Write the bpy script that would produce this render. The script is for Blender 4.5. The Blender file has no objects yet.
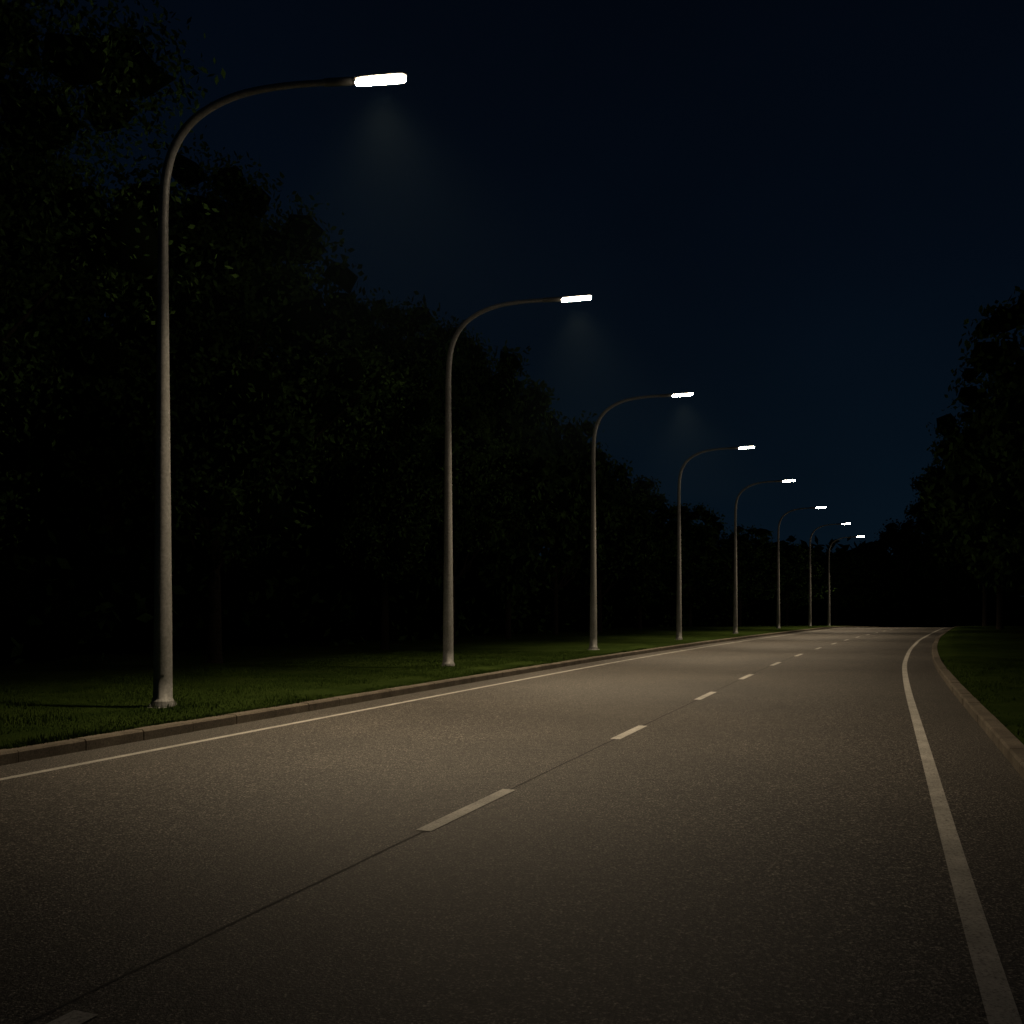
import bpy, math, random
import numpy as np
from mathutils import Vector
rng=np.random.default_rng(7); random.seed(7)
S=bpy.context.scene
S.view_settings.view_transform='Standard'; S.view_settings.look='None'; S.view_settings.exposure=0
COL=S.collection
# ---------------------------------------------------------------- helpers
def mesh_obj(name,v,f,mat=None,smooth=False,parent=None):
    me=bpy.data.meshes.new(name); me.from_pydata([tuple(map(float,a)) for a in v],[],[tuple(map(int,a)) for a in f]); me.update()
    if mat: me.materials.append(mat)
    if smooth: me.polygons.foreach_set('use_smooth',[True]*len(me.polygons))
    o=bpy.data.objects.new(name,me); COL.objects.link(o)
    if parent: o.parent=parent
    return o
def quads_mesh(name,verts,nper,mat,mats=None):
    n=len(verts)//nper
    me=bpy.data.meshes.new(name)
    me.vertices.add(len(verts)); me.vertices.foreach_set('co',verts.astype(np.float32).ravel())
    me.loops.add(len(verts)); me.loops.foreach_set('vertex_index',np.arange(len(verts),dtype=np.int32))
    me.polygons.add(n); me.polygons.foreach_set('loop_start',np.arange(0,len(verts),nper,dtype=np.int32))
    me.polygons.foreach_set('loop_total',np.full(n,nper,dtype=np.int32))
    me.update(calc_edges=True)
    me.materials.append(mat)
    return me
def tube(pts,rad,n=14,cap=True):
    pts=[Vector(p) for p in pts]; V=[];F=[]
    ref=Vector((0,1,0))
    for i,p in enumerate(pts):
        a=pts[max(i-1,0)]; b=pts[min(i+1,len(pts)-1)]
        t=(b-a).normalized()
        r=ref if abs(t.dot(ref))<.95 else Vector((1,0,0))
        u=t.cross(r).normalized(); w=t.cross(u).normalized()
        for k in range(n):
            an=2*math.pi*k/n
            V.append(p+(u*math.cos(an)+w*math.sin(an))*rad[i])
    for i in range(len(pts)-1):
        for k in range(n):
            F.append((i*n+k,i*n+(k+1)%n,(i+1)*n+(k+1)%n,(i+1)*n+k))
    if cap:
        F.append(tuple(range(n))); F.append(tuple(range((len(pts)-1)*n+n-1,(len(pts)-1)*n-1,-1)))
    return V,F
def new_mat(name):
    m=bpy.data.materials.new(name); m.use_nodes=True
    nt=m.node_tree; b=nt.nodes['Principled BSDF']; return m,nt,b
def diffuse_only(nt,b,col):
    d=nt.nodes.new('ShaderNodeBsdfDiffuse')
    if isinstance(col,tuple): d.inputs['Color'].default_value=col
    else: nt.links.new(col,d.inputs['Color'])
    out=[n_ for n_ in nt.nodes if n_.type=='OUTPUT_MATERIAL'][0]; nt.links.new(d.outputs[0],out.inputs['Surface']); nt.nodes.remove(b)
def N(nt,t,**k):
    n=nt.nodes.new(t)
    for a,v in k.items():
        if a in n.inputs.keys(): n.inputs[a].default_value=v
        else: setattr(n,a,v)
    return n
def ramp(nt,src,stops):
    r=nt.nodes.new('ShaderNodeValToRGB'); nt.links.new(src,r.inputs[0])
    e=r.color_ramp.elements
    while len(e)<len(stops): e.new(.5)
    for i,(p,c) in enumerate(stops):
        e[i].position=p; e[i].color=(c[0],c[1],c[2],1)
    return r
def noise(nt,scale,detail=4,rough=.55,coord=None):
    if coord is None:
        tc=nt.nodes.new('ShaderNodeNewGeometry'); coord=tc.outputs['Position']
    n=N(nt,'ShaderNodeTexNoise',Scale=scale,Detail=detail,Roughness=rough); nt.links.new(coord,n.inputs['Vector']); return n
def mul(nt,a,b,fac=1.0,mode='MULTIPLY'):
    m=nt.nodes.new('ShaderNodeMix'); m.data_type='RGBA'; m.blend_type=mode; m.inputs[0].default_value=fac
    nt.links.new(a,m.inputs[6]); nt.links.new(b,m.inputs[7]); return m.outputs[2]
# ---------------------------------------------------------------- materials
m_asph,nt,b=new_mat('asphalt')
n1=noise(nt,60,2,.75); r1=ramp(nt,n1.outputs[0],[(.37,(.007,.007,.007)),(.5,(.042,.039,.035)),(.58,(.115,.105,.094)),(.67,(.36,.34,.31))])
n4=noise(nt,20,3,.85); r4=ramp(nt,n4.outputs[0],[(.36,(.38,.38,.38)),(.64,(1.6,1.6,1.57))])
n2=noise(nt,.35,4,.6); r2=ramp(nt,n2.outputs[0],[(.3,(.75,.75,.75)),(.7,(1.1,1.08,1.05))])
n3=noise(nt,5,4,.7); r3=ramp(nt,n3.outputs[0],[(.3,(.8,.8,.8)),(.7,(1.13,1.13,1.13))])
c=mul(nt,r1.outputs[0],r2.outputs[0]); c=mul(nt,c,r3.outputs[0]); c=mul(nt,c,r4.outputs[0]); nt.links.new(c,b.inputs['Base Color'])
b.inputs['Roughness'].default_value=.6; b.inputs['Specular IOR Level'].default_value=.4
bp=N(nt,'ShaderNodeBump',Strength=.7,Distance=.01); nt.links.new(n1.outputs[0],bp.inputs['Height']); nt.links.new(bp.outputs[0],b.inputs['Normal'])

m_paint,nt,b=new_mat('road_paint')
n1=noise(nt,60,5,.7); r1=ramp(nt,n1.outputs[0],[(.34,(.10,.095,.09)),(.44,(.42,.41,.38)),(.6,(.6,.59,.55))])
n2=noise(nt,2.2,5,.6); r2=ramp(nt,n2.outputs[0],[(.3,(.6,.6,.6)),(.65,(1,1,1))])
nt.links.new(mul(nt,r1.outputs[0],r2.outputs[0]),b.inputs['Base Color']); b.inputs['Roughness'].default_value=.6
bp=N(nt,'ShaderNodeBump',Strength=.4,Distance=.004); nt.links.new(n1.outputs[0],bp.inputs['Height']); nt.links.new(bp.outputs[0],b.inputs['Normal'])

m_seam,nt,b=new_mat('road_seam_tar'); b.inputs['Base Color'].default_value=(.012,.012,.012,1); b.inputs['Roughness'].default_value=.8

m_kerb,nt,b=new_mat('kerb_concrete')
n1=noise(nt,40,6,.7); r1=ramp(nt,n1.outputs[0],[(.3,(.065,.056,.042)),(.7,(.20,.17,.13))])
n2=noise(nt,1.5,5,.65); r2=ramp(nt,n2.outputs[0],[(.3,(.4,.38,.35)),(.7,(1,1,1))])
nt.links.new(mul(nt,r1.outputs[0],r2.outputs[0]),b.inputs['Base Color']); b.inputs['Roughness'].default_value=.9
bp=N(nt,'ShaderNodeBump',Strength=.5,Distance=.01); nt.links.new(n1.outputs[0],bp.inputs['Height']); nt.links.new(bp.outputs[0],b.inputs['Normal'])

m_grass,nt,b=new_mat('grass_turf')
n1=noise(nt,30,5,.75); r1=ramp(nt,n1.outputs[0],[(.3,(.011,.020,.005)),(.7,(.044,.07,.017))])
n2=noise(nt,.6,4,.6); r2=ramp(nt,n2.outputs[0],[(.3,(.5,.55,.5)),(.7,(1.1,1.05,1))])
diffuse_only(nt,b,mul(nt,r1.outputs[0],r2.outputs[0]))
d_=[n_ for n_ in nt.nodes if n_.type=='BSDF_DIFFUSE'][0]
bp=N(nt,'ShaderNodeBump',Strength=.9,Distance=.05); nt.links.new(n1.outputs[0],bp.inputs['Height']); nt.links.new(bp.outputs[0],d_.inputs['Normal'])

m_blade,nt,b=new_mat('grass_blades')
n2=noise(nt,1.1,4,.6); r2=ramp(nt,n2.outputs[0],[(.3,(.018,.034,.008)),(.7,(.045,.074,.017))])
n1=noise(nt,45,2,.6); r1=ramp(nt,n1.outputs[0],[(.3,(.5,.5,.5)),(.7,(1.3,1.3,1.1))])
diffuse_only(nt,b,mul(nt,r1.outputs[0],r2.outputs[0]))

m_leaf,nt,b=new_mat('tree_foliage')
n1=noise(nt,.9,3,.6); r1=ramp(nt,n1.outputs[0],[(.3,(.022,.050,.014)),(.7,(.065,.12,.03))]); diffuse_only(nt,b,r1.outputs[0])
m_core,nt,b=new_mat('crown_shade_core'); diffuse_only(nt,b,(.004,.007,.003,1))  # near-black colour stands in for the shade deep inside the crowns
m_bark,nt,b=new_mat('tree_bark')
n1=noise(nt,12,4,.7); r1=ramp(nt,n1.outputs[0],[(.3,(.014,.012,.010)),(.7,(.045,.038,.03))]); diffuse_only(nt,b,r1.outputs[0])

m_pole,nt,b=new_mat('galvanised_steel')
tc=nt.nodes.new('ShaderNodeTexCoord')
n1=noise(nt,22,5,.7,tc.outputs['Object']); r1=ramp(nt,n1.outputs[0],[(.3,(.145,.15,.15)),(.7,(.29,.295,.295))]); 
n2=noise(nt,1.4,4,.6,tc.outputs['Object']); r2=ramp(nt,n2.outputs[0],[(.3,(.7,.69,.66)),(.7,(1,1,1))])
nt.links.new(mul(nt,r1.outputs[0],r2.outputs[0]),b.inputs['Base Color']); b.inputs['Roughness'].default_value=.5; b.inputs['Metallic'].default_value=.1
bp=N(nt,'ShaderNodeBump',Strength=.25,Distance=.01); nt.links.new(n1.outputs[0],bp.inputs['Height']); nt.links.new(bp.outputs[0],b.inputs['Normal'])
m_house,nt,b=new_mat('lamp_housing'); b.inputs['Base Color'].default_value=(.12,.12,.115,1); b.inputs['Roughness'].default_value=.45; b.inputs['Metallic'].default_value=.4
m_conc,nt,b=new_mat('footing_concrete'); n1=noise(nt,30,5,.7); r1=ramp(nt,n1.outputs[0],[(.3,(.12,.115,.1)),(.7,(.26,.25,.22))]); nt.links.new(r1.outputs[0],b.inputs['Base Color']); b.inputs['Roughness'].default_value=.9
m_lens,nt,b=new_mat('lamp_lens_lit')
b.inputs['Base Color'].default_value=(.8,.78,.7,1); b.inputs['Emission Color'].default_value=(1,.80,.56,1); b.inputs['Emission Strength'].default_value=210
# ---------------------------------------------------------------- terrain profile
def zt(y):
    y=np.asarray(y,float)
    a=np.where(y<88,0,-.0005*(np.minimum(y,118)-88)**2)
    d=np.clip(y-118,0,62)
    return a-(.03*d-.03*d*d/(2*62))
R=[(-40,-14.3),(-10,-3.2),(0,.55),(4.1,2.0),(7.7,3.35),(12.1,5.0),(21.25,8.4),(30.9,12.1),(42.5,16.9),(56.7,23.1),(77,32.5),(95,41),(106,46.8),(116,53.3),(126,61.5),(135,71.5),(143,84),(149,98),(153,115),(155,140),(155,260)]
P=np.array([(x,y) for y,x in R],float)
L=np.r_[0,np.cumsum(np.hypot(*np.diff(P,axis=0).T))]
ds=.5; ss=np.arange(0,L[-1],ds)
px=np.interp(ss,L,P[:,0]); py=np.interp(ss,L,P[:,1])
k=np.exp(-.5*(np.arange(-18,19)/6.)**2); k/=k.sum()
px=np.convolve(np.pad(px,18,mode='reflect',reflect_type='odd'),k,'valid'); py=np.convolve(np.pad(py,18,mode='reflect',reflect_type='odd'),k,'valid')
tx=np.gradient(px); ty=np.gradient(py); tl=np.hypot(tx,ty); tx/=tl; ty/=tl
def at(s,off):
    X=np.interp(s,ss,px);Y=np.interp(s,ss,py);a=np.interp(s,ss,tx);c=np.interp(s,ss,ty)
    return X+c*off, Y-a*off
def s_at_y(y,off):
    X,Y=at(ss,off); return np.interp(y,Y[:int(len(Y)*.75)],ss[:int(len(Y)*.75)])
def sweep(name,svals,prof,mat,closed=False,smooth=False):
    V=[];F=[];n=len(prof)
    for s in svals:
        for (o,h) in prof:
            x,y=at(s,o); V.append((x,y,float(zt(y))+h))
    for i in range(len(svals)-1):
        for j in range(n-1 if not closed else n):
            a=i*n+j;b_=i*n+(j+1)%n; F.append((a,b_,b_+n,a+n))
    if closed:
        F.append(tuple(range(n))); F.append(tuple((len(svals)-1)*n+q for q in reversed(range(n))))
    return V,F
gx=np.r_[-1500,-700,-350,np.linspace(-180,260,60),400,800,1500]; gy=np.r_[-600,-200,-60,np.linspace(-30,220,90),300,500,900,1800]
V=[(x,y,float(zt(y))-.12) for y in gy for x in gx]; nx=len(gx)
F=[(j*nx+i,j*nx+i+1,(j+1)*nx+i+1,(j+1)*nx+i) for j in range(len(gy)-1) for i in range(nx-1)]
mesh_obj('ground',V,F,m_grass)
sv=ss[::2]
LK=-9.5; RK=.85
cprof=[(LK-.02,0),(-6,0.012),(-3.8,.018),(-1.5,.012),(RK+.02,0)]
V,F=sweep('road',sv,cprof,m_asph); 
mesh_obj('road',V,F,m_asph,True)
def crown(o): return float(np.interp(o,[c_[0] for c_ in cprof],[c_[1] for c_ in cprof]))
def strip(s0,s1,o,w,h=.004,step=.5):
    sv_=np.r_[np.arange(s0,s1,step),s1]; return sweep('',sv_,[(o-w/2,crown(o-w/2)+h),(o+w/2,crown(o+w/2)+h)],None)
def join(parts):
    V=[];F=[]
    for v,f in parts:
        n=len(V); V+=list(v); F+=[tuple(q+n for q in g) for g in f]
    return V,F
smax=ss[-1]-5
V,F=strip(0,smax,0,.13); mesh_obj('road_edge_line',V,F,m_paint)
V,F=strip(0,smax,-8.74,.11); mesh_obj('road_edge_line',V,F,m_paint)
dl=[(2.2,4.22),(7.6,9.35),(13.0,14.5),(18.7,20.5),(24.2,26.1),(30.2,32.2),(36.3,38.3),(42.8,44.8),(49,51),(55,57),(61,63),(67,69),(73,75),(79,81),(85,87),(91,93),(97,99)]
CO=-3.74
V,F=join([strip(s_at_y(a,CO),s_at_y(b_,CO),CO+(.15 if a<5 else 0),.13,h=.006) for a,b_ in dl]); mesh_obj('road_centre_dashes',V,F,m_paint)
V=[];F=[]
sq=np.arange(0,smax,.15); wob=np.convolve(rng.normal(0,.03,len(sq)+20),np.ones(21)/6,'valid'); ww=.010+.006*rng.random(len(sq))
for i,s in enumerate(sq):
    for sg in (-1,1):
        x,y=at(s,CO+.0+wob[i]*.35+sg*ww[i]*.7); V.append((x,y,float(zt(y))+.0205))
for i in range(len(sq)-1): F.append((2*i,2*i+1,2*i+3,2*i+2))
mesh_obj('road_seam',V,F,m_seam)
def kerb(o0,side):
    parts=[];s=0
    w=.2;h=.14
    while s<smax-1:
        j=random.uniform(-.005,.005); e=.014
        if side<0: prof=[(o0+j,-.1),(o0+j,h-.025),(o0-.025,h+j),(o0-w,h+j),(o0-w,-.1)]
        else: prof=[(o0+w,-.1),(o0+w,h+j),(o0+.025,h+j),(o0+j,h-.025),(o0+j,-.1)]
        parts.append(sweep('',[s+e/2,s+.5,s+1-e/2],prof,None,closed=True)); s+=1
    return join(parts)
V,F=kerb(LK,-1); mesh_obj('kerb',V,F,m_kerb)
V,F=kerb(RK,1); mesh_obj('kerb',V,F,m_kerb)
def und(x,y): return .03*np.sin(x*.7+1.3)*np.sin(y*.53)+.02*np.sin(x*1.9+y*1.1)
def verge(offs):
    V=[];F=[];n=len(offs)
    for s in sv:
        for i,(o,h) in enumerate(offs):
            x,y=at(s,o); V.append((x,y,float(zt(y))+h+(float(und(x,y)) if 1<i<n-1 else 0)))
    for i in range(len(sv)-1):
        for j in range(n-1):
            a=i*n+j; F.append((a,a+1,a+n+1,a+n))
    return V,F
V,F=verge([(LK-.205,-.1),(LK-.21,.125),(LK-1,.15),(LK-2,.15),(LK-3.5,.15),(LK-6,.15),(LK-9,.15),(LK-14,.12),(LK-19,.1),(LK-26,-.2)])
mesh_obj('grass_verge',V,F,m_grass,True)
V,F=verge([(RK+.205,-.1),(RK+.21,.125),(RK+.9,.15),(RK+2,.15),(RK+4,.15),(RK+7,.15),(RK+11,.12),(RK+16,.1),(RK+22,-.2)])
mesh_obj('grass_verge',V,F,m_grass,True)
def blades(n,o0,o1,y0,y1,pw):
    u=rng.random(n)**pw
    off=o0+(o1-o0)*rng.random(n)
    s=s_at_y(y0,o0)+(s_at_y(y1,o0)-s_at_y(y0,o0))*u
    x,y=at(s,off); z=zt(y)+.14+und(x,y)*.9
    z=np.where(np.abs(off-o0)<.9,zt(y)+.125,z)
    h=rng.uniform(.02,.055,n)*(1+.6*(np.sin(x*2.1)*np.sin(y*1.7)>.3)); a=rng.uniform(0,2*np.pi,n); w=rng.uniform(.004,.008,n)*(1+y/25)
    lean=rng.normal(0,.025,(n,2))
    dx=np.cos(a)*w;dy=np.sin(a)*w
    p=np.empty((n,3,3)); p[:,0]=np.c_[x-dx,y-dy,z-.02]; p[:,1]=np.c_[x+dx,y+dy,z-.02]; p[:,2]=np.c_[x+lean[:,0],y+lean[:,1],z+h]
    return p.reshape(-1,3)
vb=np.vstack([blades(110000,LK-.2,LK-8,8,36,1.5),blades(12000,LK-.17,LK-.34,7,40,1.4),blades(28000,RK+.2,RK+4,5,32,1.4)])
me=quads_mesh('grass',vb,3,m_blade); o=bpy.data.objects.new('grass',me); COL.objects.link(o)
# ---------------------------------------------------------------- street lamps
def smoothpath(pts,sub=5):
    pts=[np.array(p,float) for p in pts]; out=[]
    Q=[2*pts[0]-pts[1]]+pts+[2*pts[-1]-pts[-2]]
    for i in range(1,len(Q)-2):
        for t in np.linspace(0,1,sub,endpoint=False):
            a,b_,c_,d=Q[i-1],Q[i],Q[i+1],Q[i+2]
            out.append(.5*((2*b_)+(-a+c_)*t+(2*a-5*b_+4*c_-d)*t*t+(-a+3*b_-3*c_+d)*t**3))
    out.append(pts[-1]); return out
arm=[(0,0,7.4),(0.01,0,8.2),(.06,0,8.75),(.20,0,9.2),(.46,0,9.57),(.85,0,9.85),(1.34,0,10.04),(1.98,0,10.15),(2.66,0,10.2)]
ap=smoothpath(arm)
pts=[(0,0,.02),(0,0,.5),(0,0,1.5),(0,0,3),(0,0,5),(0,0,6.5)]+[tuple(p) for p in ap]
ra=[.15,.147,.14,.125,.105,.09]+list(np.linspace(.082,.048,len(ap)))
Vp,Fp=tube(pts,ra,20)
def me_from(name,V,F,mat,smooth=True,auto=True):
    me=bpy.data.meshes.new(name); me.from_pydata([tuple(v) for v in V],[],F); me.update(); me.materials.append(mat)
    if smooth: me.polygons.foreach_set('use_smooth',[True]*len(me.polygons))
    return me
pole_me=me_from('pole',Vp,Fp,m_pole)
parts=[tube([(0,0,-.05),(0,0,.012),(0,0,.012),(0,0,.03)],[.27,.27,.26,.25],24), tube([(0,0,.03),(0,0,.04),(0,0,.12),(0,0,.16)],[.19,.19,.175,.152],20)]
for q in range(4):
    an=math.pi/4+q*math.pi/2; cx,cy=.215*math.cos(an),.215*math.sin(an)
    parts.append(tube([(cx,cy,.03),(cx,cy,.06)],[.022,.022],6)); parts.append(tube([(cx,cy,.06),(cx,cy,.09)],[.011,.011],8))
Vb,Fb=join(parts); base_me=me_from('base_plate',Vb,Fb,m_pole,False)
foot=tube([(0,0,-.15),(0,0,-.01)],[.36,.35],28); foot_me=me_from('footing',foot[0],foot[1],m_conc,False)
col=join([tube([(2.60,0,10.195),(2.64,0,10.197),(3.05,0,10.215),(3.13,0,10.22)],[.056,.064,.064,.045],16)]); col_me=me_from('arm_collar',col[0],col[1],m_house)
def slab(x0,x1,w0,w1,zb,ztp,slope,K=20):
    V=[];F=[]
    lay=[(zb,.82),(zb+(ztp-zb)*.3,1),(zb+(ztp-zb)*.75,1),(ztp,.82)]
    for z,sc in lay:
        for i in range(K):
            an=2*math.pi*(i+.5)/K; ex=.5
            cx=math.copysign(abs(math.cos(an))**ex,math.cos(an)); sy=math.copysign(abs(math.sin(an))**ex,math.sin(an))
            xx=(x0+x1)/2+cx*(x1-x0)/2*(1-(1-sc)*.15); wt=w0+(w1-w0)*((cx+1)/2)
            V.append((xx,sy*wt/2*sc,z+(xx-x0)*slope))
    for l in range(len(lay)-1):
        for i in range(K): F.append((l*K+i,l*K+(i+1)%K,(l+1)*K+(i+1)%K,(l+1)*K+i))
    F.append(tuple(reversed(range(K)))); F.append(tuple(range((len(lay)-1)*K,len(lay)*K)))
    return V,F
hv,hf=join([slab(3.08,3.94,.17,.2,10.222,10.27,.07)]+[slab(3.2+.12*i,3.23+.12*i,.12,.12,10.28,10.295,.07,8) for i in range(5)])
head_me=me_from('lamp_head',hv,hf,m_house,False)
lv,lf=slab(3.10,3.92,.145,.175,10.155,10.219,.07,12); lens_me=me_from('lens',lv,lf,m_lens,False)
hd=[]
for zz in (.55,1.15):
    for an in np.linspace(-.55,.55,7): hd.append((math.sin(an)*.151-.0,-math.cos(an)*.151,zz))
dv=hd; df=[(i,i+1,i+8,i+7) for i in range(6)]; door_me=me_from('inspection_door',dv,df,m_pole)
lamps=[(-5.62,16.1),(-1.75,27.4),(3.22,39.6),(8.75,52.4),(14.7,65.8),(22.1,83),(29.2,98),(35.5,112)]
SPOT=5000
for i,(x,y) in enumerate(lamps):
    e=bpy.data.objects.new('street_lamp',None); COL.objects.link(e); e.location=(x,y,float(zt(y))+.12); e.empty_display_size=.3
    e.rotation_euler=(0,0,math.radians(-1.5+random.uniform(-.6,.6))); e.scale=(1,1,.985)
    for nm,me in (('pole',pole_me),('base_plate',base_me),('footing',foot_me),('arm_collar',col_me),('lamp_head',head_me),('lens',lens_me),('inspection_door',door_me)):
        c_=bpy.data.objects.new(nm,me); COL.objects.link(c_); c_.parent=e
    ld=bpy.data.lights.new('lamp_light','SPOT'); ld.energy=SPOT; ld.color=(1,.78,.51); ld.spot_size=math.radians(112); ld.spot_blend=1; ld.shadow_soft_size=.3
    lo=bpy.data.objects.new('lamp_light',ld); COL.objects.link(lo); lo.parent=e; lo.location=(3.5,0,9.98); lo.rotation_euler=(math.radians(4),math.radians(-8),0)
# ---------------------------------------------------------------- trees
t_=(1+5**.5)/2
ICO_V=np.array([(-1,t_,0),(1,t_,0),(-1,-t_,0),(1,-t_,0),(0,-1,t_),(0,1,t_),(0,-1,-t_),(0,1,-t_),(t_,0,-1),(t_,0,1),(-t_,0,-1),(-t_,0,1)])/math.hypot(1,t_)
ICO_F=np.array([(0,11,5),(0,5,1),(0,1,7),(0,7,10),(0,10,11),(1,5,9),(5,11,4),(11,10,2),(10,7,6),(7,1,8),(3,9,4),(3,4,2),(3,2,6),(3,6,8),(3,8,9),(4,9,5),(2,4,11),(6,2,10),(8,6,7),(9,8,1)])
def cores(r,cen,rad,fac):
    """irregular solid core in each leaf clump, coloured near-black as painted-in shade"""
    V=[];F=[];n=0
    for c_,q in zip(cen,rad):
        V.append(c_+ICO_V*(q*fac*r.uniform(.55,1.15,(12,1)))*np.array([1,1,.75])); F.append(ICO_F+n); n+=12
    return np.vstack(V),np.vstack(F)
def build(name,V0,F0,coreV,coreF,quads):
    nb=len(V0); nc=len(coreV); n=len(quads)//4
    allv=np.vstack(([np.array([tuple(v) for v in V0])] if nb else [])+[coreV,quads]).astype(np.float32)
    me=bpy.data.meshes.new(name)
    lf=[g for f in F0 for g in f]; lt=[len(f) for f in F0]
    loops=np.r_[np.array(lf,dtype=int),(coreF+nb).ravel(),np.arange(nb+nc,nb+nc+4*n)].astype(np.int32)
    tot=np.r_[np.array(lt,dtype=int),np.full(len(coreF),3),np.full(n,4)].astype(np.int32); st=np.r_[0,np.cumsum(tot)[:-1]].astype(np.int32)
    me.vertices.add(len(allv)); me.vertices.foreach_set('co',allv.ravel()); me.loops.add(len(loops)); me.loops.foreach_set('vertex_index',loops)
    me.polygons.add(len(tot)); me.polygons.foreach_set('loop_start',st); me.polygons.foreach_set('loop_total',tot)
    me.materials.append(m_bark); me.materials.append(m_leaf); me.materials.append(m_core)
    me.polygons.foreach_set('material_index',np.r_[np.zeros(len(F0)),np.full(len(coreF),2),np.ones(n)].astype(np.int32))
    me.update(calc_edges=True)
    return me
def leafquads(r,ctr,ls):
    n=len(ctr)
    a=r.normal(0,1,(n,3)); a/=np.linalg.norm(a,axis=1)[:,None]
    b_=np.cross(a,r.normal(0,1,(n,3))); b_/=np.linalg.norm(b_,axis=1)[:,None]
    sz=ls*r.uniform(.6,1.3,n)[:,None]
    return np.stack([ctr-a*sz,ctr-b_*sz*.5,ctr+a*sz,ctr+b_*sz*.5],1).reshape(-1,3)
def tree_mesh(seed,H,Rr,ncl,nleaf,ls,cb=.28,cf=.8):
    r=np.random.default_rng(seed)
    parts=[]
    bend=r.normal(0,.25,2)
    tp=[(bend[0]*t*t,bend[1]*t*t,H*.8*t) for t in np.linspace(0,1,9)]
    tr0=H*.012+.03
    rad=[tr0*1.3]+[tr0*(1-.85*t) for t in np.linspace(.08,1,8)]
    tp.insert(1,(0,0,.4)); rad.insert(1,tr0*1.02)
    parts.append(tube(tp,rad,10))
    cen=[]
    cz=H*(cb+1)/2; hz=H*(1-cb)/2
    lob=r.uniform(0,6.28,4)
    while len(cen)<ncl:
        d=r.normal(0,1,3); d/=np.linalg.norm(d); q=r.random()**.42
        az=math.atan2(d[1],d[0]); mod=.82+.16*math.sin(2*az+lob[0])+.12*math.sin(3*az+lob[1]+3*d[2])+.12*math.sin(5*d[2]+lob[2])
        up=1-.25*max(d[2],0)
        cen.append((d[0]*Rr*q*mod*up,d[1]*Rr*q*mod*up,cz+d[2]*hz*q*(.9+.1*mod)))
    cen=np.array(cen)
    for i in range(0,ncl,max(1,ncl//22)):
        c_=cen[i]; t0=np.clip((c_[2]-.25*H)/H,.2,.72)*.95
        b0=np.array([bend[0]*(t0/.8)**2,bend[1]*(t0/.8)**2,t0*H])
        mid=b0*.5+c_*.5+np.array([0,0,-.06*H*.4])+r.normal(0,.15,3)
        rr=tr0*.38
        parts.append(tube([b0,b0*.7+mid*.3,mid,c_*.7+mid*.3,c_],[rr,rr*.8,rr*.55,rr*.35,rr*.12],6))
    V,F=join(parts)
    n=ncl*nleaf
    cr=r.uniform(.55,1.15,ncl)*Rr*.22
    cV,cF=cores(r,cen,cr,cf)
    base=np.repeat(cen,nleaf,0); crr=np.repeat(cr,nleaf)
    d=r.normal(0,1,(n,3)); d/=np.linalg.norm(d,axis=1)[:,None]; d*=(.35+.65*r.random(n)**.7)[:,None]; d[:,2]*=.72
    ctr=base+d*crr[:,None]*1.3
    ctr+=r.normal(0,.10,(n,3))
    return build('deciduous_tree',V,F,cV,cF,leafquads(r,ctr,ls))
near=[(tree_mesh(11,16,5.6,200,430,.065,.16,.6),16,5.6),(tree_mesh(12,15,5.2,130,210,.10,.18,.7),15,5.2)]
far=[(tree_mesh(20+i,14,4.8+.3*i,100,60,.2,.14+.03*i),14,4.8+.3*i) for i in range(4)]
def place(T,x,y,h,rad,rot=None):
    me,h0,r0=T
    o=bpy.data.objects.new('deciduous_tree',me); COL.objects.link(o)
    o.location=(x,y,float(zt(y))-.03); o.scale=(rad/r0,rad/r0,h/h0); o.rotation_euler=(0,0,random.uniform(0,6.28) if rot is None else rot)
def px_place(xp,Y,top,T,rad):
    x=(xp-512)/1000*Y; h=1.7+(610-top)/1000*Y-float(zt(Y)); place(T,x,Y,h*1.02,rad)
place(near[0],-12.0,17.3,18,6.0,1.0)
place(near[1],-21,16,17,6,3)
place(near[1],-16.5,24,17,5.6,2.2)
for xp,Y,tp_,rd in [(215,29,158,4.9),(385,40,300,4.3),(452,47,318,4.2),(508,55,360,4.2),(556,63,406,4.2),(600,72,452,4.2),(640,83,484,4.2),(690,95,505,4.4),(740,108,528,4.6),(787,122,545,5),(835,140,552,6),(880,155,560,6)]:
    px_place(xp,Y,tp_,near[1] if Y<50 else random.choice(far),rd)
for xp,Y,tp_,rd in [(0,38,150,6),(110,40,180,6),(205,46,205,6),(290,52,245,6),(365,58,300,6),(435,66,345,6),(508,76,395,6),(578,88,455,6),(650,104,500,6),(720,125,522,7)]:
    px_place(xp,Y,tp_,random.choice(far),rd)
for xp,Y,tp_,rd in [(1085,46,280,5.2),(1030,60,305,6.2),(1000,80,355,6.3),(985,100,410,6.8),(1070,80,350,6),(945,150,465,8),(985,165,440,8),(1030,150,420,8),(912,185,515,8),(960,190,490,8)]:
    px_place(xp,Y,tp_,random.choice(far),rd)
def mass(name,cl,nleaf,ls):
    cl=np.array(cl); n=len(cl)*nleaf; r=rng
    cV,cF=cores(r,cl[:,:3],cl[:,3],1.0)
    base=np.repeat(cl[:,:3],nleaf,0); rad_=np.repeat(cl[:,3],nleaf)
    d=r.normal(0,1,(n,3)); d/=np.linalg.norm(d,axis=1)[:,None]; d*=(.6+.6*r.random(n))[:,None]
    me=build(name,[],[],cV,cF,leafquads(r,base+d*rad_[:,None],ls)); o=bpy.data.objects.new(name,me); COL.objects.link(o)
cl=[]
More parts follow.
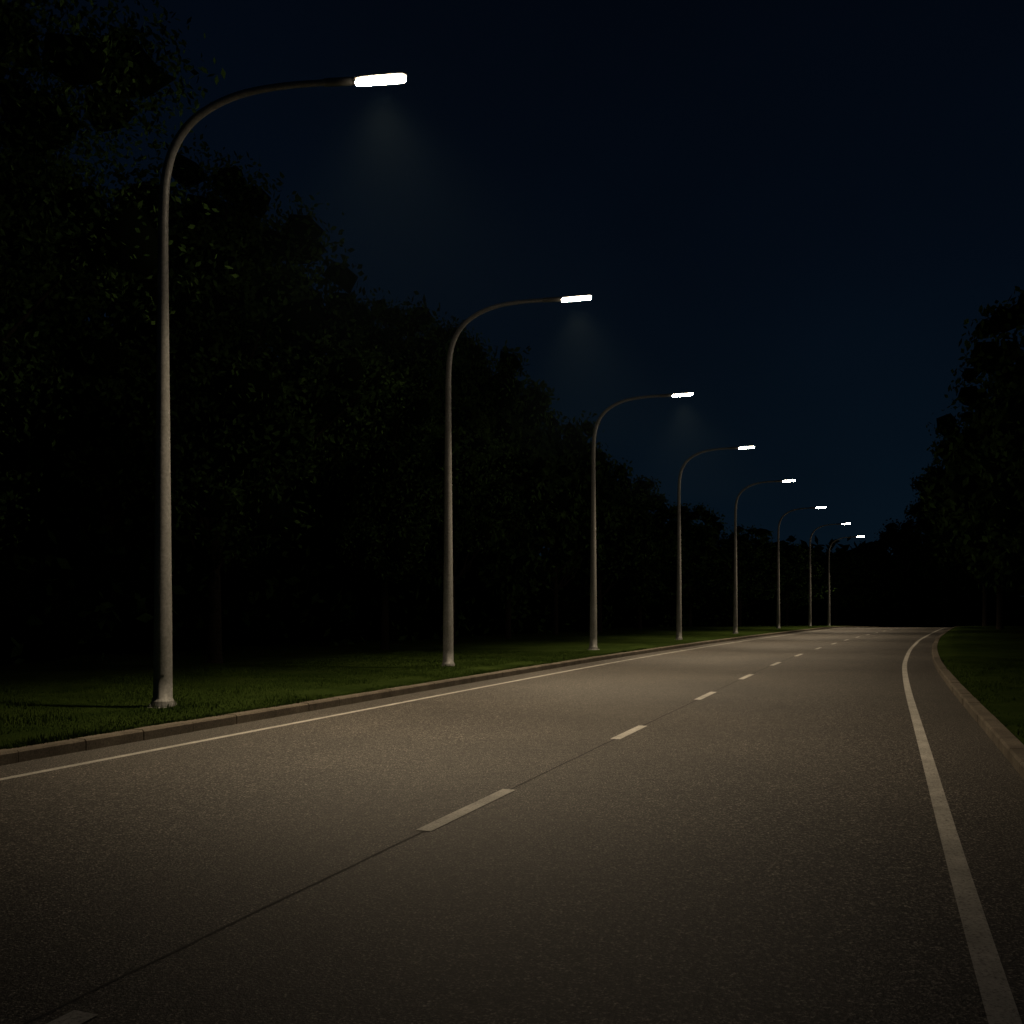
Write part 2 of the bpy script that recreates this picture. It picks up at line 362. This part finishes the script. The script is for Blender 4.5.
for s in np.arange(s_at_y(2,-9),s_at_y(125,-9),1.9):
    for rep in range(3):
        off=-8.9-random.uniform(15,20); x,y=at(s,off); cl.append((x,y,float(zt(y))+random.uniform(.5,4.2),random.uniform(1.3,2.0)))
mass('shrub_understorey',cl,40,.28)
cl=[]
for s in np.arange(s_at_y(25,.8),s_at_y(112,.8),2.1):
    for rep in range(3):
        off=random.uniform(11,15); x,y=at(s,off); cl.append((x,y,float(zt(y))+random.uniform(.4,3.5),random.uniform(1.3,1.9)))
mass('shrub_understorey',cl,35,.28)
cl=[]
for az in np.arange(-60,60,1.0):
    for rep in range(7):
        d=random.uniform(200,235); x=d*math.sin(math.radians(az+15)); y=d*math.cos(math.radians(az+15))
        cl.append((x,y,float(zt(y))+random.uniform(0,14),random.uniform(4,6)))
mass('distant_trees',cl,25,1.2)
cl=[]
for t in np.arange(0,1,.012):
    for rep in range(7):
        x=-34+t*30+random.uniform(-3,3); y=14+t*75+random.uniform(-2,2)
        cl.append((x,y,random.uniform(1,10.5),random.uniform(1.8,2.6)))
mass('distant_trees',cl,25,.5)
# ---------------------------------------------------------------- thin haze box added to give the nearer lamps a soft glow
V=[(x,y,z) for z in (6,12.6) for x,y in ((-8,10),(5,10),(16,46),(1,46))]
F=[(3,2,1,0),(4,5,6,7),(0,1,5,4),(1,2,6,5),(2,3,7,6),(3,0,4,7)]
m=bpy.data.materials.new('lamp_glow_haze'); m.use_nodes=True; nt=m.node_tree
for n_ in list(nt.nodes):
    if n_.type!='OUTPUT_MATERIAL': nt.nodes.remove(n_)
vs=nt.nodes.new('ShaderNodeVolumeScatter'); vs.inputs['Color'].default_value=(.5,.8,1,1); vs.inputs['Density'].default_value=.00013; vs.inputs['Anisotropy'].default_value=.1
nt.links.new(vs.outputs[0],[n_ for n_ in nt.nodes if n_.type=='OUTPUT_MATERIAL'][0].inputs['Volume'])
mesh_obj('lamp_glow_haze',V,F,m)
# ---------------------------------------------------------------- sky
W=bpy.data.worlds.new('World'); S.world=W; W.use_nodes=True; nt=W.node_tree; bg=nt.nodes['Background']
tc=nt.nodes.new('ShaderNodeTexCoord'); sep=nt.nodes.new('ShaderNodeSeparateXYZ'); nt.links.new(tc.outputs['Generated'],sep.inputs[0])
r=ramp(nt,sep.outputs[2],[(0,(.0024,.0070,.0130)),(.12,(.0016,.0050,.0100)),(.3,(.0010,.0030,.0068)),(.6,(.0005,.0014,.0036))])
nn=N(nt,'ShaderNodeTexNoise',Scale=2.2,Detail=4.0); nt.links.new(tc.outputs['Generated'],nn.inputs['Vector']); rn=ramp(nt,nn.outputs[0],[(.3,(.8,.8,.8)),(.7,(1.2,1.2,1.2))])
nt.links.new(mul(nt,r.outputs[0],rn.outputs[0]),bg.inputs['Color']); bg.inputs['Strength'].default_value=1
# ---------------------------------------------------------------- camera
cd=bpy.data.cameras.new('camera'); cam=bpy.data.objects.new('camera',cd); COL.objects.link(cam); S.camera=cam
cam.location=(0,0,1.7); cam.rotation_euler=(math.radians(90),0,0); cd.sensor_width=36; cd.lens=1000/1024*36; cd.shift_y=98/1024; cd.clip_end=4000
